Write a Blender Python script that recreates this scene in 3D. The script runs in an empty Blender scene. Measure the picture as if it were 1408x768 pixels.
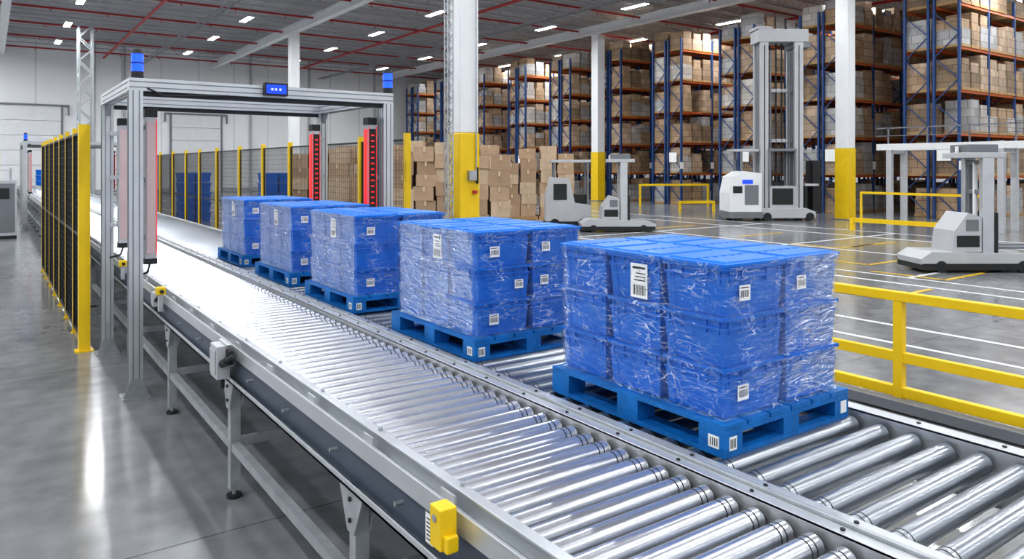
import bpy, math, random, bmesh
from mathutils import Vector, Matrix, noise
R = random.Random(7)
S = bpy.context.scene
COL = S.collection

# ---------------------------------------------------------------- materials
def newmat(name):
    m = bpy.data.materials.new(name); m.use_nodes = True
    nt = m.node_tree
    return m, nt, nt.nodes["Principled BSDF"]

def mat(name, col, rough=0.5, metal=0.0, var=0.0, vscale=4.0, bump=0.0, bscale=30.0, emis=None, estr=0.0, spec=None, stretch=None):
    m, nt, b = newmat(name)
    b.inputs["Base Color"].default_value = (*col, 1)
    b.inputs["Roughness"].default_value = rough
    b.inputs["Metallic"].default_value = metal
    if spec is not None: b.inputs["Specular IOR Level"].default_value = spec
    if emis:
        b.inputs["Emission Color"].default_value = (*emis, 1)
        b.inputs["Emission Strength"].default_value = estr
    tc = nt.nodes.new("ShaderNodeTexCoord")
    src = tc.outputs["Object"]
    if stretch:
        mp = nt.nodes.new("ShaderNodeMapping"); mp.inputs["Scale"].default_value = stretch
        nt.links.new(src, mp.inputs["Vector"]); src = mp.outputs["Vector"]
    if var > 0:
        n = nt.nodes.new("ShaderNodeTexNoise"); n.inputs["Scale"].default_value = vscale; n.inputs["Detail"].default_value = 5
        nt.links.new(src, n.inputs["Vector"])
        r = nt.nodes.new("ShaderNodeMapRange")
        r.inputs["From Min"].default_value = .3; r.inputs["From Max"].default_value = .7
        r.inputs["To Min"].default_value = 1 - var; r.inputs["To Max"].default_value = 1 + var
        nt.links.new(n.outputs["Fac"], r.inputs["Value"])
        mx = nt.nodes.new("ShaderNodeVectorMath"); mx.operation = 'SCALE'
        mx.inputs[0].default_value = col
        nt.links.new(r.outputs["Result"], mx.inputs["Scale"])
        nt.links.new(mx.outputs["Vector"], b.inputs["Base Color"])
    if bump > 0:
        n2 = nt.nodes.new("ShaderNodeTexNoise"); n2.inputs["Scale"].default_value = bscale
        nt.links.new(src, n2.inputs["Vector"])
        bp = nt.nodes.new("ShaderNodeBump"); bp.inputs["Strength"].default_value = bump; bp.inputs["Distance"].default_value = .02
        nt.links.new(n2.outputs["Fac"], bp.inputs["Height"])
        nt.links.new(bp.outputs["Normal"], b.inputs["Normal"])
    return m

M_alu   = mat("anodised_aluminium", (.58,.60,.62), .36, .65, .06, 3)
M_steel = mat("roller_zinc_steel", (.68,.70,.74), .27, .9, .05, 6, stretch=(.5,9,1))
M_steelB= mat("roller_dull_steel", (.42,.45,.49), .28, .9, .07, 6, stretch=(.5,9,1))
M_galv  = mat("galvanised_steel", (.44,.46,.48), .42, .6, .14, 9)
M_panel = mat("side_panel_bluegrey", (.075,.095,.13), .42, .3, .1, 4)
M_dark  = mat("dark_rubber", (.02,.021,.023), .55)
M_black = mat("black_wire", (.015,.015,.017), .5)
M_yel   = mat("safety_yellow", (.83,.56,.012), .42, 0, .05, 3)
M_blue  = mat("crate_blue_plastic", (.001,.135,.56), .4, 0, .08, 5, .05, 60, spec=.35)
M_blued = mat("crate_blue_lid", (.001,.17,.66), .42, 0, .08, 6, spec=.35)
M_pal   = mat("pallet_blue", (.002,.15,.46), .5, 0, .2, 12, .25, 40)
M_white = mat("white_paint", (.78,.79,.80), .45, 0, .03, 2)
M_lgrey = mat("light_grey_paint", (.48,.49,.51), .4, 0, .05, 2)
M_mgrey = mat("mid_grey_paint", (.20,.21,.23), .45, .2, .05, 2)
M_label = mat("label_paper", (.85,.85,.84), .6)
M_ink   = mat("label_ink", (.02,.02,.02), .6)
M_rackb = mat("rack_blue_paint", (.02,.065,.20), .45, .1, .05, 2)
M_racko = mat("rack_orange_paint", (.55,.13,.03), .45, .1, .05, 2)
M_red   = mat("sprinkler_red", (.42,.03,.03), .45)
M_wood  = mat("pallet_wood", (.42,.27,.13), .8, 0, .2, 6)
M_line  = mat("floor_paint_white", (.82,.83,.84), .35, 0, .08, 6)
M_liney = mat("floor_paint_yellow", (.8,.5,.02), .35, 0, .08, 6)
M_led   = mat("led_panel", (1,1,1), .5, emis=(1,.99,.97), estr=18)
M_bglow = mat("beacon_blue_glow", (.01,.05,.6), .3, emis=(.01,.07,1), estr=1.9)
M_rglow = mat("curtain_red_glow", (.5,.02,.02), .3, emis=(1,.03,.025), estr=.55)
M_rglass= mat("curtain_side_glass", (.50,.42,.42), .2, emis=(1,.2,.16), estr=.04)
M_screen= mat("screen_blue", (.01,.03,.4), .2, emis=(.01,.07,1), estr=1.0)

def carton(name, col, rough=.75):
    m, nt, b = newmat(name)
    tc = nt.nodes.new("ShaderNodeTexCoord")
    sp = nt.nodes.new("ShaderNodeSeparateXYZ"); nt.links.new(tc.outputs["Object"], sp.inputs[0])
    ad = nt.nodes.new("ShaderNodeMath"); ad.operation = 'ADD'
    nt.links.new(sp.outputs[0], ad.inputs[0]); nt.links.new(sp.outputs[1], ad.inputs[1])
    cb = nt.nodes.new("ShaderNodeCombineXYZ"); nt.links.new(ad.outputs[0], cb.inputs[0]); nt.links.new(sp.outputs[2], cb.inputs[1])
    br = nt.nodes.new("ShaderNodeTexBrick")
    br.inputs["Color1"].default_value = (*[c*1.15 for c in col],1)
    br.inputs["Color2"].default_value = (*[c*.75 for c in col],1)
    br.inputs["Mortar"].default_value = (*[c*.35 for c in col],1)
    br.inputs["Scale"].default_value = 1.0
    br.inputs["Mortar Size"].default_value = .012
    br.inputs["Brick Width"].default_value = .55; br.inputs["Row Height"].default_value = .38
    nt.links.new(cb.outputs[0], br.inputs["Vector"])
    nt.links.new(br.outputs["Color"], b.inputs["Base Color"])
    b.inputs["Roughness"].default_value = rough
    return m
M_c = [carton("carton_kraft", (.40,.28,.18)), carton("carton_tan", (.48,.36,.26)), carton("carton_dark", (.28,.20,.13)),
       carton("carton_wrapped_grey", (.40,.39,.385), .3), carton("carton_wrapped_light", (.52,.48,.44), .3)]
M_cs = [mat("box_kraft_a", (.46,.32,.21), .75, 0, .1, 2), mat("box_kraft_b", (.38,.26,.17), .75, 0, .1, 2), mat("box_kraft_c", (.54,.41,.29), .75, 0, .1, 2)]
M_tape = mat("packing_tape", (.62,.5,.34), .35)

def film_mat():
    m = bpy.data.materials.new("stretch_film"); m.use_nodes = True
    nt = m.node_tree; nt.nodes.clear(); N = nt.nodes.new; L = nt.links.new
    out = N("ShaderNodeOutputMaterial")
    tc = N("ShaderNodeTexCoord")
    mp = N("ShaderNodeMapping"); mp.inputs["Scale"].default_value = (1.4,1.4,6); mp.inputs["Rotation"].default_value = (.22,.16,0)
    L(tc.outputs["Object"], mp.inputs["Vector"])
    n = N("ShaderNodeTexNoise"); n.inputs["Scale"].default_value = 3.2; n.inputs["Detail"].default_value = 3; n.inputs["Distortion"].default_value = 2.0
    L(mp.outputs[0], n.inputs["Vector"])
    bp = N("ShaderNodeBump"); bp.inputs["Strength"].default_value = .9; bp.inputs["Distance"].default_value = .04
    L(n.outputs["Fac"], bp.inputs["Height"])
    gl = N("ShaderNodeBsdfGlossy"); gl.inputs["Roughness"].default_value = .12; L(bp.outputs[0], gl.inputs["Normal"])
    gl.inputs["Color"].default_value = (.9,.95,1,1)
    df = N("ShaderNodeBsdfDiffuse"); df.inputs["Color"].default_value = (.80,.88,1,1)
    tr = N("ShaderNodeBsdfTransparent")
    def sheen_streak(scale, rot, ns, width, amp):
        mp2 = N("ShaderNodeMapping"); mp2.inputs["Scale"].default_value = scale; mp2.inputs["Rotation"].default_value = rot
        L(tc.outputs["Object"], mp2.inputs["Vector"])
        n2 = N("ShaderNodeTexNoise"); n2.inputs["Scale"].default_value = ns; n2.inputs["Detail"].default_value = 2; n2.inputs["Distortion"].default_value = .8
        L(mp2.outputs[0], n2.inputs["Vector"])
        s = N("ShaderNodeMath"); s.operation='SUBTRACT'; s.inputs[1].default_value=.5; L(n2.outputs["Fac"], s.inputs[0])
        a = N("ShaderNodeMath"); a.operation='ABSOLUTE'; L(s.outputs[0], a.inputs[0])
        r = N("ShaderNodeMapRange"); r.inputs["From Min"].default_value=0; r.inputs["From Max"].default_value=width; r.inputs["To Min"].default_value=amp; r.inputs["To Max"].default_value=0
        L(a.outputs[0], r.inputs["Value"]); return r.outputs[0]
    r1 = sheen_streak((2,2,7),(-.5,.45,0),2.4,.012,.75); r2 = sheen_streak((1.5,1.5,12),(.3,-.25,0),2.6,.011,.6); r3 = sheen_streak((3,3,3),(0,0,0),1.6,.006,.5)
    mxa = N("ShaderNodeMath"); mxa.operation='MAXIMUM'; L(r1,mxa.inputs[0]); L(r2,mxa.inputs[1])
    mxb = N("ShaderNodeMath"); mxb.operation='MAXIMUM'; L(mxa.outputs[0],mxb.inputs[0]); L(r3,mxb.inputs[1])
    n3 = N("ShaderNodeTexNoise"); n3.inputs["Scale"].default_value = 4.5; L(tc.outputs["Object"], n3.inputs["Vector"])
    r4 = N("ShaderNodeMapRange"); r4.inputs["From Min"].default_value=.36; r4.inputs["From Max"].default_value=.6; L(n3.outputs["Fac"], r4.inputs["Value"])
    mu = N("ShaderNodeMath"); mu.operation='MULTIPLY_ADD'; L(mxb.outputs[0],mu.inputs[0]); L(r4.outputs[0],mu.inputs[1]); mu.inputs[2].default_value=.006
    m1 = N("ShaderNodeMixShader"); L(mu.outputs[0], m1.inputs[0]); L(tr.outputs[0], m1.inputs[1]); L(df.outputs[0], m1.inputs[2])  # whitish diffuse streaks paint the sheen of the wrinkles into the film colour
    lw = N("ShaderNodeLayerWeight"); lw.inputs["Blend"].default_value=.15
    ml = N("ShaderNodeMath"); ml.operation = 'MULTIPLY_ADD'; ml.inputs[1].default_value = .40; ml.inputs[2].default_value = .035; ml.use_clamp = True
    L(lw.outputs["Fresnel"], ml.inputs[0])
    m2 = N("ShaderNodeMixShader"); L(ml.outputs[0], m2.inputs[0]); L(m1.outputs[0], m2.inputs[1]); L(gl.outputs[0], m2.inputs[2])
    L(m2.outputs[0], out.inputs[0])
    return m
M_film = film_mat()

def floor_mat():
    m, nt, b = newmat("polished_concrete"); N = nt.nodes.new; L = nt.links.new
    tc = N("ShaderNodeTexCoord")
    n1 = N("ShaderNodeTexNoise"); n1.inputs["Scale"].default_value = .35; n1.inputs["Detail"].default_value = 8; n1.inputs["Roughness"].default_value = .6
    n2 = N("ShaderNodeTexNoise"); n2.inputs["Scale"].default_value = 3.5; n2.inputs["Detail"].default_value = 8
    L(tc.outputs["Object"], n1.inputs["Vector"]); L(tc.outputs["Object"], n2.inputs["Vector"])
    ad = N("ShaderNodeMath"); ad.operation = 'ADD'; L(n1.outputs["Fac"], ad.inputs[0]); L(n2.outputs["Fac"], ad.inputs[1])
    cr = N("ShaderNodeValToRGB")
    cr.color_ramp.elements[0].position = .35; cr.color_ramp.elements[0].color = (.17,.176,.185,1)
    cr.color_ramp.elements[1].position = .65; cr.color_ramp.elements[1].color = (.27,.277,.287,1)
    hf = N("ShaderNodeMath"); hf.operation = 'MULTIPLY'; hf.inputs[1].default_value = .5; L(ad.outputs[0], hf.inputs[0])
    L(hf.outputs[0], cr.inputs[0])
    br = N("ShaderNodeTexBrick"); br.offset = 0; br.inputs["Scale"].default_value = 1; br.inputs["Brick Width"].default_value = 6; br.inputs["Row Height"].default_value = 5
    br.inputs["Mortar Size"].default_value = .008; br.inputs["Mortar Smooth"].default_value = 0
    L(tc.outputs["Object"], br.inputs["Vector"])
    mx = N("ShaderNodeMix"); mx.data_type = 'RGBA'; L(br.outputs["Fac"], mx.inputs[0]); L(cr.outputs[0], mx.inputs[6]); mx.inputs[7].default_value = (.11,.11,.11,1)
    L(mx.outputs[2], b.inputs["Base Color"])
    rr = N("ShaderNodeMapRange"); rr.inputs["From Min"].default_value = .35; rr.inputs["From Max"].default_value = .65; rr.inputs["To Min"].default_value = .11; rr.inputs["To Max"].default_value = .25
    L(hf.outputs[0], rr.inputs["Value"]); L(rr.outputs[0], b.inputs["Roughness"])
    b.inputs["Specular IOR Level"].default_value = .9
    return m
M_floor = floor_mat()

def ribbed(name, col, axis, freq, dist, rough=.5, dk=.7, p1=.12):
    m, nt, b = newmat(name); N = nt.nodes.new; L = nt.links.new
    tc = N("ShaderNodeTexCoord"); w = N("ShaderNodeTexWave"); w.bands_direction = axis; w.inputs["Scale"].default_value = freq
    L(tc.outputs["Object"], w.inputs["Vector"])
    cr = N("ShaderNodeValToRGB"); cr.color_ramp.elements[0].position = 0; cr.color_ramp.elements[1].position = p1
    cr.color_ramp.elements[0].color = (*[c*dk for c in col],1); cr.color_ramp.elements[1].color = (*col,1)
    L(w.outputs["Fac"], cr.inputs[0]); L(cr.outputs[0], b.inputs["Base Color"])
    if dist>0:
        bp = N("ShaderNodeBump"); bp.inputs["Strength"].default_value = .5; bp.inputs["Distance"].default_value = dist; L(w.outputs["Fac"], bp.inputs["Height"]); L(bp.outputs[0], b.inputs["Normal"])
    b.inputs["Roughness"].default_value = rough
    return m
M_wallp = ribbed("insulated_wall_panel", (.88,.89,.90), 'X', .1, 0, dk=.75, p1=.004)
M_wally = ribbed("insulated_wall_panel_side", (.84,.85,.86), 'Y', .1, 0, dk=.75, p1=.004)
M_roof  = ribbed("roof_deck_corrugated", (.56,.56,.57), 'Y', .7, .05, dk=.6, p1=.4)

# ---------------------------------------------------------------- mesh builder
class MB:
    def __init__(s, mats): s.v=[]; s.f=[]; s.mi=[]; s.sm=[]; s.mats=mats
    def _add(s, vs, fs, m, smooth=False):
        o=len(s.v); s.v += [tuple(p) for p in vs]
        for f in fs: s.f.append([i+o for i in f]); s.mi.append(m); s.sm.append(smooth)
    def bb(s, x0,x1,y0,y1,z0,z1, m=0):
        vs=[(x0,y0,z0),(x1,y0,z0),(x1,y1,z0),(x0,y1,z0),(x0,y0,z1),(x1,y0,z1),(x1,y1,z1),(x0,y1,z1)]
        s._add(vs,[(0,3,2,1),(4,5,6,7),(0,1,5,4),(1,2,6,5),(2,3,7,6),(3,0,4,7)],m)
    def box(s, c, d, m=0, rz=0, rot=None):
        hx,hy,hz=d[0]/2,d[1]/2,d[2]/2
        vs=[Vector(p) for p in [(-hx,-hy,-hz),(hx,-hy,-hz),(hx,hy,-hz),(-hx,hy,-hz),(-hx,-hy,hz),(hx,-hy,hz),(hx,hy,hz),(-hx,hy,hz)]]
        Mx = rot if rot is not None else Matrix.Rotation(rz,3,'Z')
        vs=[Mx@p+Vector(c) for p in vs]
        s._add(vs,[(0,3,2,1),(4,5,6,7),(0,1,5,4),(1,2,6,5),(2,3,7,6),(3,0,4,7)],m)
    def frus(s, cx,cy,z0,z1,bx,by,tx,ty,m=0):
        vs=[(cx-bx/2,cy-by/2,z0),(cx+bx/2,cy-by/2,z0),(cx+bx/2,cy+by/2,z0),(cx-bx/2,cy+by/2,z0),
            (cx-tx/2,cy-ty/2,z1),(cx+tx/2,cy-ty/2,z1),(cx+tx/2,cy+ty/2,z1),(cx-tx/2,cy+ty/2,z1)]
        s._add(vs,[(0,3,2,1),(4,5,6,7),(0,1,5,4),(1,2,6,5),(2,3,7,6),(3,0,4,7)],m)
    def cyl(s, p0,p1,r,n=12,m=0,r1=None,caps=True):
        p0=Vector(p0);p1=Vector(p1); a=(p1-p0).normalized()
        u=a.orthogonal().normalized(); w=a.cross(u); r1=r if r1 is None else r1
        ring0=[p0+(u*math.cos(t)+w*math.sin(t))*r for t in [2*math.pi*i/n for i in range(n)]]
        ring1=[p1+(u*math.cos(t)+w*math.sin(t))*r1 for t in [2*math.pi*i/n for i in range(n)]]
        s._add(ring0+ring1,[(i,(i+1)%n,n+(i+1)%n,n+i) for i in range(n)],m,True)
        if caps:
            s._add(ring0,[tuple(reversed(range(n)))],m); s._add(ring1,[tuple(range(n))],m)
    def bar(s, p0,p1,w,h,m=0):
        p0=Vector(p0);p1=Vector(p1); a=(p1-p0); L=a.length; a.normalize()
        up=Vector((0,0,1)) if abs(a.z)<.95 else Vector((0,1,0))
        x=a.cross(up).normalized(); z=x.cross(a)
        Mx=Matrix((x,a,z)).transposed()
        s.box((p0+p1)/2,(w,L,h),m,rot=Mx)
    def prism(s, pts, y0,y1,m=0,axis='Y'):
        n=len(pts)
        if axis=='Y': a=[(p[0],y0,p[1]) for p in pts]; b=[(p[0],y1,p[1]) for p in pts]
        elif axis=='X': a=[(y0,p[0],p[1]) for p in pts]; b=[(y1,p[0],p[1]) for p in pts]
        else: a=[(p[0],p[1],y0) for p in pts]; b=[(p[0],p[1],y1) for p in pts]
        s._add(a+b,[tuple(range(n)),tuple(reversed(range(n,2*n)))]+[(i,n+i,n+(i+1)%n,(i+1)%n) for i in range(n)],m)
    def mesh(s,name):
        me=bpy.data.meshes.new(name); me.from_pydata(s.v,[],s.f)
        for mm in s.mats: me.materials.append(mm)
        me.polygons.foreach_set("material_index",s.mi); me.polygons.foreach_set("use_smooth",s.sm)
        me.update()
        bm=bmesh.new(); bm.from_mesh(me); bmesh.ops.recalc_face_normals(bm,faces=bm.faces); bm.to_mesh(me); bm.free()
        return me
    def build(s,name,parent=None,loc=(0,0,0),rz=0,bevel=0,seg=2):
        o=bpy.data.objects.new(name,s.mesh(name)); COL.objects.link(o); o.location=loc; o.rotation_euler=(0,0,rz)
        if parent: o.parent=parent
        if bevel:
            b=o.modifiers.new("bevel",'BEVEL'); b.width=bevel; b.segments=seg; b.limit_method='ANGLE'; b.angle_limit=math.radians(50)
        return o
def empty(name,loc=(0,0,0),rz=0):
    e=bpy.data.objects.new(name,None); COL.objects.link(e); e.location=loc; e.rotation_euler=(0,0,rz); e.empty_display_size=.3
    return e

# ---------------------------------------------------------------- room shell
X0,X1,Y0,Y1,ZC=-16,80,-16,72,12.7
b=MB([M_floor]); b.bb(X0,X1,Y0,Y1,-.2,0); b.build("floor")
b=MB([M_roof]); b.bb(X0,X1,Y0,Y1,ZC,ZC+.2); b.build("ceiling")
b=MB([M_wallp]); b.bb(X0,X1,Y1,Y1+.3,-.2,ZC+.2); b.build("wall_back")
b=MB([M_wallp]); b.bb(X0,X1,Y0-.3,Y0,-.2,ZC+.2); b.build("wall_front")
b=MB([M_wally]); b.bb(X0-.3,X0,Y0,Y1,-.2,ZC+.2); b.build("wall_left")
b=MB([M_wally]); b.bb(X1,X1+.3,Y0,Y1,-.2,ZC+.2); b.build("wall_right")
b=MB([M_lgrey]); b.bb(X0,X1,Y1-.06,Y1,0,.35); b.build("baseboard_back")
for i,(dx,w,h) in enumerate([(2.6,4.6,7.3),(15.5,4.2,7.0)]):
    e=empty("door_%d"%(i+1),(dx,Y1-.03,0))
    d=MB([M_white,M_mgrey,M_lgrey])
    n=6
    for k in range(n): d.bb(-w/2,w/2,-.1,-.02,h*k/n+.015,h*(k+1)/n-.015,0)
    d.bb(-w/2-.15,-w/2,-.16,0,0,h+.15,1); d.bb(w/2,w/2+.15,-.16,0,0,h+.15,1); d.bb(-w/2-.6,w/2+.6,-.2,0,h,h+.14,1)
    d.bb(-w/2-.6,-w/2-.5,-.2,0,h-.7,h,1); d.bb(w/2+.5,w/2+.6,-.2,0,h-.7,h,1)
    d.build("leaf_and_track",e)
for i,px in enumerate([7.3,9.6,20.3,26,33]):
    b=MB([M_lgrey]); b.cyl((px,Y1-.2,0),(px,Y1-.2,ZC),.10,10); b.build("downpipe_%d"%(i+1))  # vertical downpipes in front of the back wall

# roof structure
e=empty("roof_structure")
b=MB([M_lgrey])
for y in [i*3.2-14.5 for i in range(27)]:
    b.bb(X0+.3,X1-.3,y-.05,y+.05,12.5,12.62); b.bb(X0+.3,X1-.3,y-.035,y+.035,11.9,11.97)
    x=X0+.5
    while x<X1-2.2:
        b.bar((x,y,11.95),(x+.8,y,12.55),.03,.03); b.bar((x+.8,y,12.55),(x+1.6,y,11.95),.03,.03); x+=1.6
    b.bb(X0+.3,X1-.3,y+1.55,y+1.65,12.5,12.6)
b.build("open_web_joists",e)
b=MB([M_white])
for gx in [-7.6,0.8,16.8,33.6,50,66]:
    b.bb(gx-.22,gx+.22,Y0+.3,Y1-.3,11.3,11.36); b.bb(gx-.03,gx+.03,Y0+.3,Y1-.3,11.36,11.85); b.bb(gx-.22,gx+.22,Y0+.3,Y1-.3,11.8,11.86)
b.build("girders",e)
e=empty("sprinkler_pipes")
b=MB([M_red])
for y in [-10,-4,3,9,15,21,27,33,39,45,51,57,63,69]:
    b.cyl((X0+.4,y+.6,11.72),(X1-.4,y+.6,11.72),.06,8)
    x=X0+1
    while x<X1-1: b.cyl((x,y+.6,11.7),(x,y+.6,11.5),.025,6); x+=3
for x in [8,24,41]: b.cyl((x,Y0+.4,11.55),(x,Y1-.4,11.55),.09,8)
b.build("pipes",e)
e2=empty("cable_trays")
b=MB([M_galv])
for x in [10.6,27]:
    b.bb(x-.2,x-.18,Y0+.4,Y1-.4,11.0,11.1); b.bb(x+.18,x+.2,Y0+.4,Y1-.4,11.0,11.1)
    y=Y0+.4
    while y<Y1-.6: b.bb(x-.2,x+.2,y,y+.05,11.0,11.03); y+=.5
b.build("tray",e2)

# ceiling LED fixtures
e=empty("ceiling_lights")
fx=MB([M_lgrey,M_led])
for gx in [-12,-4,4,12.6,21,29,37,45,53,61,69]:
    for k in range(11):
        gy=-11+8*k+(.4 if gx>0 else 0)
        if gy>Y1-3: continue
        fx.bb(gx-.2,gx+.2,gy-.95,gy+.95,11.12,11.24,0)
        fx.bb(gx-.17,gx+.17,gy-.9,gy+.9,11.105,11.12,1)
        fx.cyl((gx,gy-.7,11.24),(gx,gy-.7,12.6),.012,5,0); fx.cyl((gx,gy+.7,11.24),(gx,gy+.7,12.6),.012,5,0)
        ld=bpy.data.lights.new("led_lamp",'AREA'); ld.shape='RECTANGLE'; ld.size=.34; ld.size_y=1.8; ld.energy=262; ld.color=(.94,.97,1)
        lo=bpy.data.objects.new("led_lamp",ld); COL.objects.link(lo); lo.location=(gx,gy,11.09); lo.parent=e
fx.build("fixtures",e)

# ---------------------------------------------------------------- columns
def column(x,y,w,paint,name="steel_column"):
    e=empty(name,(x,y,0))
    c=MB([M_white,M_yel,M_mgrey])
    c.bb(-w/2,w/2,-w/2,w/2,paint,11.3,0)
    p=w/2+.015; c.bb(-p,p,-p,p,0,paint,1)
    c.bb(-w*.75,w*.75,-w*.75,w*.75,0,.04,2)
    c.build("shaft",e,bevel=.02)
    return e
c1=column(5.97,9.75,.33,2.87)
k=MB([M_mgrey,M_red,M_galv,M_dark])
k.bb(-.05,.08,-.25,-.18,2.15,2.3,2); k.cyl((.12,-.2,2.1),(.12,-.2,2.35),.02,8,3); k.bb(.04,.1,-.24,-.18,1.95,2.0,1)
k.cyl((.1,-.2,2.3),(.1,-.2,8),.012,6,2)
k.build("switch_box",c1)
column(34.0,38.0,.65,3.3); column(31.1,18.4,.6,3.15); column(16.8,49.3,.6,3.1)
def lattice(x,y,w,h,name="lattice_post"):
    e=empty(name,(x,y,0)); l=MB([M_galv]); t=w*.16
    for sx in (-1,1):
        for sy in (-1,1): l.bb(sx*w/2-t/2,sx*w/2+t/2,sy*w/2-t/2,sy*w/2+t/2,0,h)
    z=0; q=1
    while z<h-w:
        for sy in (-1,1): l.bar((-q*w/2,sy*w/2,z),(q*w/2,sy*w/2,z+w),t*.6,t*.6)
        for sx in (-1,1): l.bar((sx*w/2,-q*w/2,z),(sx*w/2,q*w/2,z+w),t*.6,t*.6)
        q=-q; z+=w
    l.build("frame",e)
lattice(5.0,54,.75,11.3); lattice(5.5,9.4,.09,11.3)

# ---------------------------------------------------------------- conveyor
YA,YB=-1.2,58.0
ZR=1.10
conv=empty("roller_conveyor",(2.43,0,0)); OX=-2.43
def rollers(xa,xb,pitch,r,name,m):
    k=MB([m,M_dark,M_galv]); y=YA+.1; i=0
    while y<YB:
        n=28 if y<6 else (16 if y<16 else 8)
        k.cyl((xa+.012,y,ZR-r),(xb-.012,y,ZR-r),r,n,0)
        if y<16:
            k.cyl((xa+.004,y,ZR-r),(xa+.012,y,ZR-r),r*.9,n,1); k.cyl((xb-.012,y,ZR-r),(xb-.004,y,ZR-r),r*.9,n,1)
            k.cyl((xa-.03,y,ZR-r),(xb+.03,y,ZR-r),.011,6,2)
            if y<8:
                for q in ((xb-.055,xb-.085) if xa<2 else (xa+.06,xa+.09)): k.cyl((q,y,ZR-r),(q+.006,y,ZR-r),r*1.012,n,1)
        y+=pitch
    k.build(name,conv,(OX,0,0))
rollers(1.49,2.345,.118,.042,"rollers_transfer_lane",M_steel)
rollers(2.52,3.60,.152,.046,"rollers_main_lane",M_steelB)
k=MB([M_alu,M_panel,M_galv,M_dark,M_yel])
def rail(xa,xb,z0,z1,m): k.bb(xa,xb,YA,YB,z0,z1,m)
rail(1.415,1.43,.86,1.06,1); rail(1.40,1.485,1.06,1.075,0); rail(1.395,1.41,1.03,1.115,0); rail(1.455,1.47,1.075,1.15,0); rail(1.44,1.485,1.147,1.157,0)
rail(1.385,1.46,.845,.86,0); rail(1.385,1.39,.845,.885,0); rail(1.47,1.478,.9,1.06,2)
rail(2.357,2.372,.9,1.125,0); rail(2.357,2.415,1.115,1.127,0); rail(2.44,2.505,1.115,1.127,0); rail(2.49,2.505,.9,1.125,0); rail(2.40,2.46,.86,1.09,3); rail(2.357,2.505,.88,.9,2)
rail(2.418,2.437,1.09,1.14,2)
rail(3.615,3.63,.88,1.13,0); rail(3.615,3.70,1.12,1.132,0); rail(3.69,3.70,.9,1.13,1); rail(3.70,3.78,1.02,1.03,0); rail(3.775,3.785,1.0,1.06,0); rail(3.61,3.72,.87,.88,0)
k.build("side_rails",conv,(OX,0,0),bevel=.0015,seg=1)
k=MB([M_galv,M_dark,M_alu])
legsY=[1.1+2.2*i for i in range(26)]
legsY=[y for y in legsY if y<YB]
for y in [-1.0]+legsY:
    for x in (1.44,2.43,3.66):
        k.bb(x-.035,x+.035,y-.035,y+.035,.06,.86,0)
        k.cyl((x,y,.0),(x,y,.02),.055,10,1); k.cyl((x,y,.02),(x,y,.08),.015,6,0)
        k.prism([(y-.14,.85),(y+.14,.85),(y+.04,.64),(y-.04,.64)],x-.045,x-.037,0,'X')
        k.prism([(y-.14,.85),(y+.14,.85),(y+.04,.64),(y-.04,.64)],x+.037,x+.045,0,'X')
        for zz in (.8,.7): k.cyl((x-.055,y,zz),(x-.04,y,zz),.012,6,1)
    k.bb(1.44,3.66,y-.025,y+.025,.36,.42,0); k.bb(1.44,3.66,y-.03,y+.03,.79,.85,0)
for x in (1.44,2.43,3.66):
    k.bb(x-.028,x+.028,YA,YB,.34,.40,0)
k.bb(1.62,1.66,YA,YB,.62,.72,0); k.bb(1.75,1.95,YA,YB,.55,.56,0)
y=-.8
while y<30:
    k.cyl((1.378,y,.965),(1.42,y,.965),.011,6,0); k.bb(1.47,1.50,y+.3,y+.36,1.06,1.11,0); k.cyl((1.47,y+.33,1.1),(1.47,y+.33,1.17),.01,6,0)
    k.bb(1.405,1.44,y+.28,y+.38,1.075,1.083,0); k.bb(1.405,1.412,y+.28,y+.38,1.075,1.15,2)
    y+=.72
y=-.8
while y<12:
    k.cyl((2.385,y,1.127),(2.385,y,1.133),.009,6,1); k.cyl((2.47,y,1.127),(2.47,y,1.133),.009,6,1); k.cyl((3.66,y,1.13),(3.66,y,1.137),.01,6,1); y+=.37
k.build("support_legs",conv,(OX,0,0))
k=MB([M_mgrey,M_dark])
for y in (4.2,8.9,13.5,20): 
    k.cyl((1.7,y,.75),(2.15,y,.75),.1,14); k.bb(1.85,2.0,y-.08,y+.08,.83,.95,1)
k.build("drive_motors",conv,(OX,0,0))

def sensor(x,y,z,sc=1):
    e=empty("junction_box",(x,y,z)); e.scale=(sc,sc,sc); s=MB([M_lgrey,M_dark,M_alu,M_yel])
    s.bb(-.09,.0,-.09,.09,-.13,.1,0); s.bb(-.1,-.09,-.07,.07,-.1,.07,2); s.bb(-.03,.0,-.17,-.09,-.02,.08,1); s.cyl((-.05,-.09,-.02),(-.05,-.2,.02),.028,12,1); s.cyl((-.05,-.2,.02),(-.02,-.26,.06),.02,10,1)
    s.bb(-.03,.0,-.12,.1,.1,.115,2); s.cyl((-.04,-.05,-.13),(-.04,-.05,-.2),.014,8,1)
    s.build("housing",e,bevel=.006)
sensor(1.376,5.45,1.02); sensor(1.376,8.05,1.06,.6)
e=empty("end_stop_block",(1.345,2.33,1.06)); s=MB([M_yel,M_galv])
s.bb(-.04,.03,-.04,.04,-.06,.09,0); s.bb(-.03,.02,-.07,-.04,-.06,.0,0); s.cyl((-.045,0,.05),(-.04,0,.05),.014,8,1)
s.build("block",e,bevel=.006)
e=empty("rating_label",(1.412,2.56,.95)); s=MB([M_label,M_ink])
s.bb(-.003,0,-.03,.03,-.06,.06,0)
for i in range(6): s.bb(-.004,-.002,-.02,.02,-.045+.016*i,-.04+.016*i,1)
s.build("sticker",e)
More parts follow.
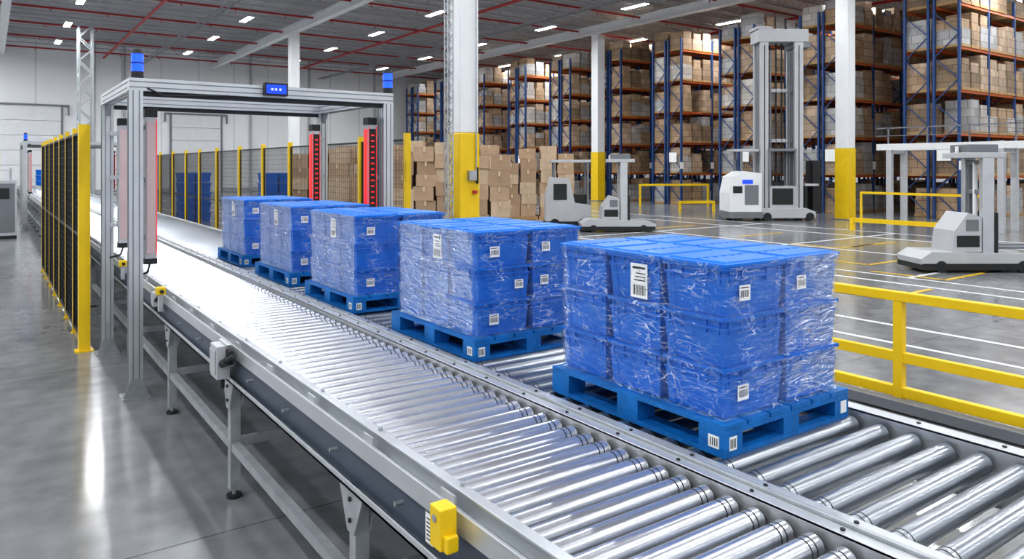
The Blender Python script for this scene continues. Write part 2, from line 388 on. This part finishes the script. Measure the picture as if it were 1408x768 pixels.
for (sx,sy) in [(1.345,7.75),(1.345,10.2)]:
    e=empty("photo_sensor",(sx,sy,1.14)); s=MB([M_yel,M_dark,M_alu])
    s.bb(-.04,.04,-.05,.05,0,.07,0); s.bb(-.02,.02,-.03,.03,-.16,0,2); s.cyl((0,-.05,.035),(0,-.09,.035),.018,8,1); s.build("head",e,bevel=.004)

# ---------------------------------------------------------------- gantries
def extr(k,p0,p1,w,m=0,md=2):
    k.bar(p0,p1,w,w,m)
    p0=Vector(p0);p1=Vector(p1);a=(p1-p0).normalized()
    up=Vector((0,0,1)) if abs(a.z)<.95 else Vector((0,1,0)); x=a.cross(up).normalized(); z=x.cross(a)
    for d in (x,-x,z,-z):
        o=d*(w/2-.001); side = a.cross(d).normalized()
        for q in (-.22,.22):
            oo=o+side*w*q
            k.bar(p0+oo,p1+oo,.010,.010,md)
def gantry(x0,x1,y0,y1,h,name="scanner_gantry"):
    cx,cy=(x0+x1)/2,(y0+y1)/2; e=empty(name,(cx,cy,0))
    W=x1-x0;Dp=y1-y0; k=MB([M_alu,M_dark,M_mgrey,M_galv]); w=.13
    for sx in (-1,1):
        for sy in (-1,1):
            x,y=sx*W/2,sy*Dp/2
            extr(k,(x,y,.02),(x,y,h-w),w); k.bb(x-.13,x+.13,y-.13,y+.13,0,.02,3)
            k.prism([(x-.12,.02),(x+.12,.02),(x+.05,.2),(x-.05,.2)],y-w/2-.012,y-w/2,3,'Y')
    for sy in (-1,1):
        extr(k,(-W/2-w/2,sy*Dp/2,h-w/2),(W/2+w/2,sy*Dp/2,h-w/2),w)
        k.bb(-W/2,W/2,sy*Dp/2-.03,sy*Dp/2+.03,h-w-.05,h-w,1)
    for sx in (-1,1):
        extr(k,(sx*W/2,-Dp/2+w/2,h-w/2),(sx*W/2,Dp/2-w/2,h-w/2),w)
    for sx in (-1,1):
        extr(k,(sx*W/2,-Dp/2+w+.03,.05),(sx*W/2,-Dp/2+w+.03,h-w),.07)
        for sy in (-1,1):
            x,y=sx*W/2,sy*Dp/2
            k.prism([(y-sy*w/2,h-w),(y-sy*(w/2+.14),h-w),(y-sy*w/2,h-w-.14)],x-.02,x+.02,3,'X')
    k.build("frame",e)
    for sx in (-1,1):
        for sy in (-1,1):
            x=sx*(W/2-.16); y=sy*(Dp/2-.13)
            c=MB([M_lgrey,M_rglow,M_dark,M_rglass])
            c.bb(x-.055,x+.055,y-.07,y+.07,1.4,2.88,0)
            c.bb(min(x-sx*.055,x-sx*.062),max(x-sx*.055,x-sx*.062),y-.05,y+.05,1.45,2.83,3 if sx<0 else 1)
            c.bb(x-.045,x+.045,y-.078,y-.07,1.45,2.83,3 if sx<0 else 2)
            for q in ((.05,) if sx<0 else (-.05,.05)): c.bb(x-sx*q-.004,x-sx*q+.004,y-.082,y-.076,1.42,2.86,1)
            if sx>0:
                z=1.48
                while z<2.8: c.bb(x-.022,x+.022,y-.081,y-.078,z,z+.02,1); z+=.07
            c.bb(x-.06,x+.06,y-.075,y+.075,2.88,2.97,2); c.bb(x-.06,x+.06,y-.075,y+.075,1.34,1.4,2)
            for zz in (1.6,2.2,2.75): c.bb(min(x,x+sx*.15),max(x,x+sx*.15),y-.03,y+.03,zz,zz+.05,0)
            c.cyl((x,y,1.34),(x+sx*.03,y-.02,1.25),.012,6,2); c.cyl((x+sx*.03,y-.02,1.25),(x+sx*.15,y,1.22),.012,6,2)
            c.build("light_curtain",e,bevel=.004)
    for sx in (-1,1):
        c=MB([M_dark,M_bglow,M_mgrey]); x=sx*W/2+.02;y=-Dp/2
        c.cyl((x,y,h),(x,y,h+.07),.06,20,0); c.cyl((x,y,h+.07),(x,y,h+.15),.058,20,1); c.cyl((x,y,h+.15),(x,y,h+.165),.06,20,0); c.cyl((x,y,h+.165),(x,y,h+.25),.058,20,1); c.cyl((x,y,h+.25),(x,y,h+.3),.06,20,0,r1=.045)
        c.build("beacon",e)
    c=MB([M_dark,M_screen,M_label]); c.bb(-.13,.13,-Dp/2-.13,-Dp/2-.065,h-.11,h+.03,0); c.bb(-.11,.11,-Dp/2-.137,-Dp/2-.13,h-.09,h+.01,1)
    for q in (-.06,-.02,.03): c.bb(q,q+.025,-Dp/2-.139,-Dp/2-.137,h-.055,h-.03,2)
    c.build("display",e)
    c=MB([M_dark]); pts=[(-W/2+.1,-Dp/2-.08,h-.1),(-W/2+.25,-Dp/2-.08,h-.17),(-W/2+.9,-Dp/2-.08,h-.14)]
    for a,bp in zip(pts,pts[1:]): c.cyl(a,bp,.01,6)
    c.build("cable",e)
    return e
gantry(1.23,4.05,8.46,10.65,3.27)
gantry(1.1,4.2,33,36,3.3)

# ---------------------------------------------------------------- fences
def fence(x,ys,name="safety_fence",h=2.9,thick=.06,first=.12,dy=.05,T=.012):
    e=empty(name,(x,ys[0],0)); k=MB([M_yel,M_black])
    for i,y in enumerate(ys):
        w=first if i==0 else thick; yy=y-ys[0]
        k.bb(-w/2,w/2,yy-w/2,yy+w/2,.0,h,0); k.bb(-w*.8,w*.8,yy-w*.8,yy+w*.8,0,.015,0)
    k.build("posts",e)
    k=MB([M_black])
    for a,c in zip(ys,ys[1:]):
        a-=ys[0];c-=ys[0]; a+=.08;c-=.05
        for z in (.12,1.45,h-.1): k.bb(-T,T,a,c,z-.015,z+.015)
        k.bb(-T,T,a,a+.03,.1,h-.09); k.bb(-T,T,c-.03,c,.1,h-.09)
        y=a
        while y<c: k.bb(-.003,.003,y-.002,y+.002,.12,h-.1); y+=dy
        z=.2
        while z<h-.1: k.bb(-.003,.003,a,c,z-.002,z+.002); z+=.1
    k.build("mesh_panels",e)
fence(1.0,[10.95+1.25*i for i in range(8)],thick=.06,first=.13,dy=.045,T=.025)
fence(5.0,[9.75,11.4,13,14.9,16.7,18.6,20.8,22.8,24.6,26.6,28.8,31],h=2.85,thick=.08,first=.08)
e=empty("safety_fence",(0.3,34,0)); k=MB([M_yel,M_black])
for i in range(4): k.bb(-.05,.05,i*1.6-.05,i*1.6+.05,0,2.9,0)
for i in range(3): 
    for z in (.2,1.4,2.8): k.bb(-.01,.01,i*1.6,i*1.6+1.6,z,z+.04,1)
    for q in range(16): k.bb(-.004,.004,i*1.6+.1*q,i*1.6+.1*q+.008,.2,2.8,1)
k.build("panels",e)

# ---------------------------------------------------------------- pallets + crate stacks
def pallet_mesh():
    k=MB([M_pal,M_label,M_ink]); W,L=.96,1.2
    n=6; bw=.15; gap=(W-n*bw)/(n-1)
    for i in range(n): x=-W/2+i*(bw+gap); k.bb(x,x+bw,-L/2,L/2,.122,.144)
    for y in (-L/2,-.0725,L/2-.145): k.bb(-W/2,W/2,y,y+.145,.100,.121)
    for x in (-W/2,-.06,W/2-.12):
        for y in (-L/2,-.0725,L/2-.145): k.bb(x,x+.12,y,y+.145,.023,.0995)
        k.bb(x,x+.12,-L/2,L/2,.001,.0225)
    for y in (-L/2,L/2-.11): k.bb(-W/2+.12,-.06,y,y+.11,.001,.0225); k.bb(.06,W/2-.12,y,y+.11,.001,.0225)
    k.bb(-W/2-.002,-W/2,-L/2+.03,-L/2+.09,.035,.09,1); k.bb(W/2-.07,W/2-.02,-L/2-.002,-L/2,.03,.09,1); k.bb(-W/2+.03,-W/2+.08,-L/2-.002,-L/2,.03,.09,1)
    for q in range(4): k.bb(-W/2-.003,-W/2-.002,-L/2+.038+.012*q,-L/2+.043+.012*q,.045,.08,2); k.bb(-W/2+.036+.01*q,-W/2+.041+.01*q,-L/2-.003,-L/2-.002,.04,.08,2)
    return k.mesh("pallet_boards")
PM=pallet_mesh()
CW,CL,CH,PX,PY=.436,.370,.222,.449,.385
def crate_mesh(seed):
    rr=random.Random(seed)
    k=MB([M_blue,M_blued,M_label,M_ink]); cw,cl,ch=CW,CL,CH
    def label_y(x,z,w,h,y):
        k.bb(x-w/2,x+w/2,y-.003,y,z-h/2,z+h/2,2)
        q=x-w*.4
        while q<x+w*.38:
            t=rr.choice([.002,.003,.005]); k.bb(q,q+t,y-.0038,y-.003,z-h*.28,z+h*.18,3); q+=t+rr.choice([.003,.004])
        k.bb(x-w*.4,x+w*.3,y-.0038,y-.003,z+h*.3,z+h*.38,3)
    def label_x(y,z,w,h,x):
        k.bb(x-.003,x,y-w/2,y+w/2,z-h/2,z+h/2,2)
        q=y-w*.4
        while q<y+w*.38:
            t=rr.choice([.002,.004,.006]); k.bb(x-.0038,x-.003,q,q+t,z-h*.42,z-h*.12,3); q+=t+rr.choice([.003,.005])
        for j,s in enumerate((.36,.22,.12,.02)): k.bb(x-.0038,x-.003,y-w*.4,y+w*(.38 if j==0 else .1+.06*j),z+h*(s-.02),z+h*(s+(.05 if j==0 else .012)),3)
    for iz in range(3):
        z=.148+iz*.226
        for ix in range(2):
            for iy in range(3):
                x=(ix-.5)*PX+rr.uniform(-.003,.003); y=(iy-1)*PY+rr.uniform(-.003,.003)
                k.frus(x,y,z,z+ch-.055,cw*.875,cl*.865,cw*.93,cl*.92,0)
                for sx in (-1,1):
                    for sy in (-1,1):
                        bx,by=cw*.89/2-.022,cl*.88/2-.022; tx,ty=cw*.95/2-.022,cl*.94/2-.022
                        vs=[(x+sx*bx-.022,y+sy*by-.022,z),(x+sx*bx+.022,y+sy*by-.022,z),(x+sx*bx+.022,y+sy*by+.022,z),(x+sx*bx-.022,y+sy*by+.022,z),
                            (x+sx*tx-.022,y+sy*ty-.022,z+ch-.055),(x+sx*tx+.022,y+sy*ty-.022,z+ch-.055),(x+sx*tx+.022,y+sy*ty+.022,z+ch-.055),(x+sx*tx-.022,y+sy*ty+.022,z+ch-.055)]
                        k._add(vs,[(0,3,2,1),(4,5,6,7),(0,1,5,4),(1,2,6,5),(2,3,7,6),(3,0,4,7)],0)
                k.bb(x-cw*.485,x+cw*.485,y-cl*.48,y+cl*.48,z+ch-.057,z+ch-.047,0)
                k.bb(x-cw*.465,x+cw*.465,y-cl*.46,y+cl*.46,z+ch-.047,z+ch-.014,0)
                k.bb(x-cw/2,x+cw/2,y-cl/2,y+cl/2,z+ch-.016,z+ch+.002,0)
                for sx in (-1,1):
                    for q in (-.4,-.2,.2,.4): k.bb(min(x+sx*cw*.46,x+sx*cw*.488),max(x+sx*cw*.46,x+sx*cw*.488),y+q*cl-.004,y+q*cl+.004,z+ch-.075,z+ch-.012,0)
                for sy in (-1,1):
                    for q in (-.4,-.2,.2,.4): k.bb(x+q*cw-.004,x+q*cw+.004,min(y+sy*cl*.455,y+sy*cl*.485),max(y+sy*cl*.455,y+sy*cl*.485),z+ch-.075,z+ch-.012,0)
                if iz==2:
                    zt=z+ch+.002
                    k.bb(x-cw/2-.005,x+cw/2+.005,y-cl/2-.005,y+cl/2+.005,zt,zt+.012,1)
                    k.frus(x,y-cl*.24,zt+.012,zt+.02,cw*.9,cl*.42,cw*.87,cl*.38,1)
                    k.frus(x,y+cl*.24,zt+.012,zt+.02,cw*.9,cl*.42,cw*.87,cl*.38,1)
                    for q in range(6): k.bb(x+(q-2.5)*cw*.14-.012,x+(q-2.5)*cw*.14+.012,y-.014,y+.014,zt+.012,zt+.019,1)
    ty=-PY-CL*.468-.004; tx=-PX/2-CW*.47-.004
    label_y(-.30,.70,.075,.07,ty-.003); label_y(.13,.71,.07,.065,ty-.003); label_y(-.30,.25,.075,.07,ty+.006)
    if seed%2: label_y(.12,.48,.07,.065,ty); label_y(-.1,.47,.07,.06,ty)
    label_x(-.04,.70,.115,.17,tx-.003)
    return k.mesh("crates")
def film_mesh(seed):
    hw,hl=.4505,.577; r=.03; per=[]
    def seg(a,c,n):
        for i in range(n): per.append(((a[0]+(c[0]-a[0])*i/n),(a[1]+(c[1]-a[1])*i/n)))
    seg((-hw,-hl+r),(-hw,hl-r),34); seg((-hw+r*.3,hl-r*.3),(-hw+r,hl),2); seg((-hw+r,hl),(hw-r,hl),26); seg((hw-r*.3,hl-r*.3),(hw,hl-r),2)
    seg((hw,hl-r),(hw,-hl+r),34); seg((hw-r*.3,-hl+r*.3),(hw-r,-hl),2); seg((hw-r,-hl),(-hw+r,-hl),26); seg((-hw+r*.3,-hl+r*.3),(-hw,-hl+r),2)
    n=len(per); nz=36; vs=[]; fs=[]
    for j in range(nz+1):
        t=j/nz; z=.147+t*.688
        for (x,y) in per:
            ph=((z-.148)%.226)/.226
            pull=.012*(1-ph) if z<.82 else 0
            nn=noise.noise(Vector((x*3+seed,y*3,z*10+x*4)))*.004+noise.noise(Vector((x*9,y*9+seed,z*20-y*8)))*.002
            vs.append((x*(1-pull/.45+nn/.45),y*(1-pull/.57+nn/.57),z))
    for j in range(nz):
        for i in range(n): fs.append((j*n+i,j*n+(i+1)%n,(j+1)*n+(i+1)%n,(j+1)*n+i))
    me=bpy.data.meshes.new("film"); me.from_pydata(vs,[],fs); me.materials.append(M_film)
    for p in me.polygons: p.use_smooth=True
    return me
CM=[crate_mesh(i) for i in range(2)]; FM=[film_mesh(i) for i in range(2)]
def load(x,y,i,z=ZR,rz=0):
    e=empty("blue_pallet",(x,y,z),rz); o=bpy.data.objects.new("boards",PM); COL.objects.link(o); o.parent=e
    bv=o.modifiers.new("b",'BEVEL'); bv.width=.004; bv.segments=2; bv.limit_method='ANGLE'
    e=empty("wrapped_crate_stack",(x,y,z),rz)
    o=bpy.data.objects.new("crates",CM[i%2]); COL.objects.link(o); o.parent=e
    bv=o.modifiers.new("b",'BEVEL'); bv.width=.003 ; bv.segments=2; bv.limit_method='ANGLE'
    o=bpy.data.objects.new("film",FM[i%2]); COL.objects.link(o); o.parent=e
for i,(x,y,rz) in enumerate([(3.08,2.69,0),(3.045,4.66,.004),(3.035,6.58,-.004),(3.05,8.3,.004),(3.08,10.17,0),(3.06,38,0),(3.06,41,0)]):
    load(x,y,i,rz=rz)

# ---------------------------------------------------------------- yellow railing
def railing(x,y0,y1,posts,name="yellow_guard_railing"):
    e=empty(name,(x,y0,0)); k=MB([M_yel,M_mgrey]); L=y1-y0
    for p in posts:
        q=p-y0; k.bb(-.045,.045,q-.045,q+.045,0,1.08,0); k.bb(-.1,.1,q-.1,q+.1,0,.015,0)
        for a in (-.07,.07): k.cyl((a,q-.07,.015),(a,q-.07,.035),.012,6,1)
    k.bb(-.05,.05,0,L,1.04,1.13,0); k.bb(-.035,.035,0,L,.44,.54,0); k.bb(-.04,.04,0,L,.10,.2,0)
    k.bb(-.25,-.12,0,L,.02,.12,1)
    k.build("rails",e,bevel=.01)
railing(7.35,-1,13,[-.9,1.4,3.78,6.1,8.4,10.7,12.9])
def lowrail(x,y,L,rz,h=1.1,th=.09,name="yellow_guard_railing"):
    e=empty(name,(x,y,0),rz); k=MB([M_yel]); n=max(2,int(L/2.5)+1)
    for i in range(n): q=-L/2+L*i/(n-1); k.bb(q-th/2,q+th/2,-th/2,th/2,0,h)
    k.bb(-L/2,L/2,-.04,.04,h-th,h+.02)
    k.build("rails",e)
YD=math.pi/2
lowrail(33.0,30.2,4.2,-.45,1.3,.10); lowrail(30.0,25.9,1.8,-.5,.55,.12); lowrail(28.0,13.6,4.6,YD,1.35,.07); lowrail(26.0,13.6,3.0,YD,.45,.14)

# ---------------------------------------------------------------- floor markings
e=empty("floor_marking_lines"); k=MB([M_line,M_liney])
for x,w in ((9.9,.08),(11.0,.09),(15.0,.1),(15.9,.08),(19.8,.1),(24,.1),(26,.1),(7.9,.06)): k.bb(x-w/2,x+w/2,-6,60,.002,.006,0)
for y in (8,13.5,19,24.5): k.bb(15.9,26,y-.05,y+.05,.003,.0065,0)
for (x,y) in ((14.0,7.0),(17.2,7.4),(18.2,9.6),(21.0,12)): k.bb(x-1.0,x+.8,y-.05,y+.05,.003,.007,1); k.bb(x-1.0,x-.9,y,y+1.6,.003,.007,1)
for y in (12,16,20): k.bb(20.6,23.0,y-.06,y+.06,.003,.007,1)
k.build("lines",e)

# ---------------------------------------------------------------- racks
def rack(x,y,bays,levels=6):
    e=empty("pallet_rack",(x,y,0)); BW=2.8; LH=1.9; H=levels*LH-1.2
    k=MB([M_rackb,M_racko,M_label])
    for i in range(bays+1):
        for d in (0,1.05,1.3,2.35):
            k.bb(i*BW-.06,i*BW+.06,d-.05,d+.05,0,H,0)
        if i<3:
            for d0 in (0,1.3):
                z=.2;q=0
                while z<H-1: 
                    k.bar((i*BW,d0+(1.05 if q else 0),z),(i*BW,d0+(0 if q else 1.05),z+1),.04,.04,0); z+=1; q=1-q
        k.bb(i*BW-.15,i*BW+.15,-.07,-.055,2.2,2.6,2)
    k.bb(-.09,-.07,.3,.9,2.6,3.2,2)
    for l in range(1,levels):
        z=l*LH
        for d in (0,1.05,1.3,2.35): k.bb(.06,bays*BW-.06,d-.04,d+.04,z-.11,z,1)
    k.build("frame",e)
    c=MB(M_c+[M_wood,M_yel])
    for l in range(levels):
        z=l*LH+.0
        for i in range(bays):
            for s in range(3):
                for d0 in (0,1.3):
                    if d0>0 and i>1: continue
                    if R.random()<.05: continue
                    w=.80+R.random()*.07; cx=i*BW+.5+s*.9; h=R.uniform(1.05,1.55) if l<levels-1 else R.uniform(.8,1.3)
                    c.bb(cx-w/2,cx+w/2,d0-.08,d0+1.1,z+.01,z+.13,5)
                    mi=R.choice([0,0,1,1,2,3,3,4])
                    if l<1: h*=.9; mi=R.choice([0,2,3,3])
                    j=R.uniform(-.02,.02)
                    c.bb(cx-w/2+.02,cx+w/2-.02,d0-.06+j,d0+1.06+j,z+.13,z+.13+h*.62,mi)
                    w2=w-R.uniform(.03,.25); c.bb(cx-w2/2,cx+w2/2,d0-.04,d0+1.04,z+.13+h*.62,z+.13+h,mi if R.random()<.6 else R.choice([0,1,3]))
    c.build("palletised_cartons",e)
for y,bays in ((15.2,14),(20.6,10),(25.8,7),(31.1,5),(36.4,5),(41.7,5),(47.2,5),(53.2,5),(59.3,5),(65.2,5)):
    rack(34.6,y,bays)
rack(34.6+14,9.5,9)

# ---------------------------------------------------------------- carton piles
def pile(x,y,nx,ht,rz,s=.62):
    e=empty("carton_pile",(x,y,0),rz); k=MB(M_cs+[M_tape,M_wood])
    k.bb(-nx*s/2-.05,nx*s/2+.05,-s-.05,s+.05,0,.14,4)
    for ix in range(nx):
        hz=.14; top=ht-R.choice([0,0,0,.3,.5])
        while hz<top-.3:
            h=s*R.uniform(.55,.8)
            for iy in range(2):
                cx=(ix-nx/2+.5)*s+R.uniform(-.04,.04); cy=(iy-.5)*s+R.uniform(-.06,.04); w=s*R.uniform(.88,.98)
                k.box((cx,cy,hz+h/2),(w,w,h-.005),R.choice([0,0,1,2]),rz=R.uniform(-.08,.08))
                if iy==0: k.bb(cx-.035,cx+.035,cy-w/2-.05,cy-w/2-.015,hz+h*.65,hz+h-.01,3)
            hz+=h
    k.build("cartons",e)
pile(12.9,31.8,4,3.2,-.6,.75); pile(15.45,30.05,4,3.5,-.6,.75); pile(17.85,28.4,3,3.5,-.6,.8); pile(19.6,27.2,2,3.3,-.6,.75); pile(20.95,26.27,2,3.0,-.6,.75)
pile(10.5,27.5,3,2.9,-.6,.7); pile(13.0,23.8,3,3.2,-.6,.75); pile(14.9,22.5,2,3.0,-.6,.75)
def floorcrates(x,y,n):
    e=empty("blue_crate_pile",(x,y,0)); k=MB([M_blue,M_blued])
    for i in range(n):
        for z in range(5): k.frus((i-.5)*.65,0,z*.42,z*.42+.36,.54,.72,.6,.8,0); k.bb((i-.5)*.65-.32,(i-.5)*.65+.32,-.42,.42,z*.42+.36,z*.42+.4,1)
    k.build("crates",e)
floorcrates(9.8,31,2); floorcrates(7.2,34,2); floorcrates(3.5,66,4)

# ---------------------------------------------------------------- vehicles
def truck(x,y,rz):
    e=empty("reach_truck",(x,y,0),rz)
    k=MB([M_white,M_dark,M_mgrey,M_lgrey,M_screen,M_yel])
    k.prism([(-1.75,.15),(-.35,.15),(-.35,2.05),(-1.15,2.15),(-1.6,1.9),(-1.75,1.2)],-.75,.75,0)
    k.bb(-1.78,-.3,-.78,.78,.12,.4,2)
    k.bb(-1.1,-.5,-.77,-.74,.7,1.55,2); k.bb(-1.6,-1.2,-.765,-.74,1.2,1.5,1); k.bb(-1.2,-.75,-.775,-.75,1.6,1.78,4)
    k.build("chassis",e,bevel=.06,seg=3)
    k=MB([M_lgrey,M_dark,M_mgrey,M_yel,M_white])
    k.prism([(-.35,.12),(2.0,.12),(2.0,.4),(1.6,.55),(-.35,.55)],-.7,-.45,0); k.prism([(-.35,.12),(2.0,.12),(2.0,.4),(1.6,.55),(-.35,.55)],.45,.7,0)
    for wx in (-1.35,-.1,1.75):
        for wy in (-.6,.6): k.cyl((wx,wy-.12,.18),(wx,wy+.12,.18),.18,18,1)
    for mx,w in ((-.15,.34),(1.35,.38)):
        for wy in (-.42,.42): k.bb(mx-w/2,mx+w/2,wy-.09,wy+.09,.3,8.1,0)
        k.bb(mx-w/2+.06,mx+w/2-.06,-.3,.3,.3,7.7,2)
        k.bb(mx-.02,mx+.02,-.53,-.5,.5,7.6,1)
    k.bb(-.42,1.75,-.55,.55,7.75,8.3,0); k.bb(-.5,.2,-.5,.5,8.3,8.42,0); k.bb(1.1,1.85,-.5,.5,7.5,7.75,2)
    for z in (.7,3.4,5.6): k.bb(-.1,1.4,-.1,.1,z,z+.16,0)
    for cx in (.2,1.05): k.cyl((cx,-.2,.6),(cx,-.2,7.4),.05,10,2)
    for cx in (.5,.75): k.bb(cx-.03,cx+.03,-.1,-.04,.6,7.75,1)
    k.build("mast",e,bevel=.015)
    k=MB([M_mgrey,M_dark,M_lgrey,M_yel,M_white])
    k.bb(.05,1.15,-.6,.6,.55,1.5,2); k.bb(.15,1.05,-.63,-.6,.7,1.4,1)
    for (a,c) in ((.05,-.58),(1.15,-.58),(.05,.58),(1.15,.58)): k.bb(a-.04,a+.04,c-.04,c+.04,1.5,3.0,0)
    k.bb(0,1.2,-.65,.65,3.0,3.12,0); k.bb(.2,.7,-.2,.3,1.5,1.65,1); k.bb(.2,.32,-.2,.3,1.65,2.2,1)
    for f in (-.3,.3): k.bb(1.5,2.4,f-.07,f+.07,.3,.36,1)
    k.bb(1.6,1.72,-.5,.5,.3,1.5,1); k.bb(1.6,2.2,-.55,.55,1.5,1.6,2); k.bb(2.0,2.35,-.4,.4,.4,2.6,1)
    k.bb(-1.5,-.4,-.5,.5,3.0,3.1,2) ; k.bb(-1.2,-1.1,-.5,-.4,2.0,3.0,0); k.bb(-1.2,-1.1,.4,.5,2.0,3.0,0)
    k.build("cab_and_forks",e,bevel=.01)
truck(27.9,20.3,-.6)
def agv(x,y,rz,s=1.0,name="automated_guided_forklift"):
    e=empty(name,(x,y,0),rz); e.scale=(s,s,s)
    k=MB([M_lgrey,M_dark,M_mgrey,M_white,M_yel])
    k.prism([(-1.3,.1),(1.3,.1),(1.35,.28),(1.1,.40),(-1.1,.46),(-1.35,.3)],-.5,.5,0)
    k.bb(-1.32,1.32,-.52,.52,.06,.2,1); 
    k.prism([(-.6,.44),(.05,.44),(.05,1.2),(-.25,1.3),(-.55,.9)],-.4,.4,0); k.bb(-.5,0,-.41,-.40,.55,.8,1); k.bb(-.3,-.02,-.41,-.40,.9,1.15,2)
    k.build("chassis",e,bevel=.04,seg=3)
    k=MB([M_lgrey,M_dark,M_mgrey,M_white,M_bglow,M_alu])
    for wy in (-.32,.32): k.bb(.08,.34,wy-.07,wy+.07,.3,2.5,5); k.bb(.14,.28,wy*.7-.03,wy*.7+.03,.3,2.45,2)
    k.cyl((.16,0,.4),(.16,0,2.4),.05,12,3)
    for wy in (-.12,.12): k.bb(.18,.22,wy-.015,wy+.015,.4,2.4,1)
    for z in (.9,1.7,2.35): k.bb(.12,.30,-.32,.32,z,z+.1,2)
    k.bb(-.35,.6,-.4,.4,2.5,2.62,0); k.bb(-.2,.45,-.35,.35,2.62,2.8,2); k.cyl((-.25,0,2.62),(-.25,0,2.76),.04,12,3)
    k.bb(.34,.42,-.4,.4,.35,1.3,1)
    for q in (-.3,-.1,.1,.3): k.bb(.34,.40,q-.015,q+.015,1.3,1.7,1)
    k.bb(.34,.40,-.35,.35,1.68,1.72,1)
    for wx in (-.9,.9):
        for wy in (-.45,.45): k.cyl((wx,wy-.06,.13),(wx,wy+.06,.13),.13,16,1)
    for f in (-.28,.28): k.bb(.4,1.6,f-.07,f+.07,.5,.56,2)
    k.build("mast",e,bevel=.012)
agv(18.3,7.85,-.6,1.02)
agv(18.7,19.9,-.6,1.0)
e=empty("electric_tow_tractor",(18.0,21.8,0),-.6)
k=MB([M_white,M_dark,M_mgrey,M_lgrey])
k.prism([(-.9,.15),(.8,.15),(.8,.9),(.2,1.0),(0,1.9),(-.7,1.95),(-.9,1.2)],-.5,.5,3); k.bb(-.92,.82,-.52,.52,.1,.3,1); k.bb(-.6,-.1,-.515,-.5,1.1,1.7,1); k.bb(.1,.7,-.3,.3,.95,1.3,1)
for a in (-.55,.5):
    for c in (-.45,.45): k.cyl((a,c-.08,.2),(a,c+.08,.2),.2,16,1)
for c in (-.45,.45): k.bb(.65,.72,c-.03,c+.03,.9,2.5,2); k.bb(-.6,-.53,c-.03,c+.03,1.9,2.5,2)
k.bb(-.7,.8,-.5,.5,2.5,2.6,3)
k.build("body",e,bevel=.03)

e=empty("elevated_conveyor",(29.4,9,0)); k=MB([M_lgrey,M_white,M_galv,M_mgrey]); LY=7.0
k.bb(-.1,.05,-7,LY,3.0,3.25,1); k.bb(1.0,1.15,-7,LY,3.0,3.25,1); y=-7
while y<LY: k.cyl((.05,y,3.22),(1.0,y,3.22),.04,8,2); y+=.25
for y in (-6,-2,2.5,6.5):
    for x in (-.02,1.08): k.bb(x-.1,x+.1,y-.1,y+.1,0,3.0,0)
    k.bb(-.1,1.15,y-.06,y+.06,2.85,3.0,0)
y=-7
while y<LY: k.bb(-.1,-.05,y,y+.05,3.25,3.9,3); y+=1.5
k.bb(-.1,-.05,-7,LY,3.85,3.9,3); k.bb(-.1,-.05,-7,LY,3.55,3.58,3)
k.build("frame",e)

e=empty("control_cabinet",(.35,29.5,0)); k=MB([M_lgrey,M_dark,M_screen,M_mgrey])
k.bb(-.5,.4,-.3,.3,.1,1.9,0); k.bb(-.45,.35,-.31,-.3,.2,1.8,3); k.bb(-.3,.2,-.33,-.31,1.3,1.65,1); k.bb(-.5,.4,-.3,.3,0,.1,1); k.build("cabinet",e,bevel=.01)
e=empty("packing_bench",(.2,31.8,0)); k=MB([M_lgrey,M_dark,M_galv])
k.bb(-.8,.5,-.7,.7,.9,.96,0)
for a in (-.75,.45):
    for c in (-.65,.65): k.bb(a-.03,a+.03,c-.03,c+.03,0,2.3 if c>0 else .9,2)
k.bb(-.8,.5,.5,.7,1.5,1.54,0); k.bb(-.8,.5,.5,.7,2.2,2.24,0); k.bb(-.4,.1,.1,.16,1.0,1.4,1); k.build("bench",e)

# ---------------------------------------------------------------- world, camera
w=bpy.data.worlds.new("world"); S.world=w; w.use_nodes=True
w.node_tree.nodes["Background"].inputs[0].default_value=(.6,.65,.7,1); w.node_tree.nodes["Background"].inputs[1].default_value=.3
cam=bpy.data.cameras.new("camera"); co=bpy.data.objects.new("camera",cam); COL.objects.link(co)
co.location=(0,0,2.37); co.rotation_euler=(math.radians(90),0,math.radians(-35.2))
cam.sensor_width=36; cam.lens=1020/1408*36; cam.shift_y=-156/1408; cam.clip_start=.05; cam.clip_end=300
S.camera=co
S.view_settings.view_transform='Standard'
try: S.view_settings.look='Medium High Contrast'
except Exception: S.view_settings.look='None'
S.view_settings.exposure=0.0
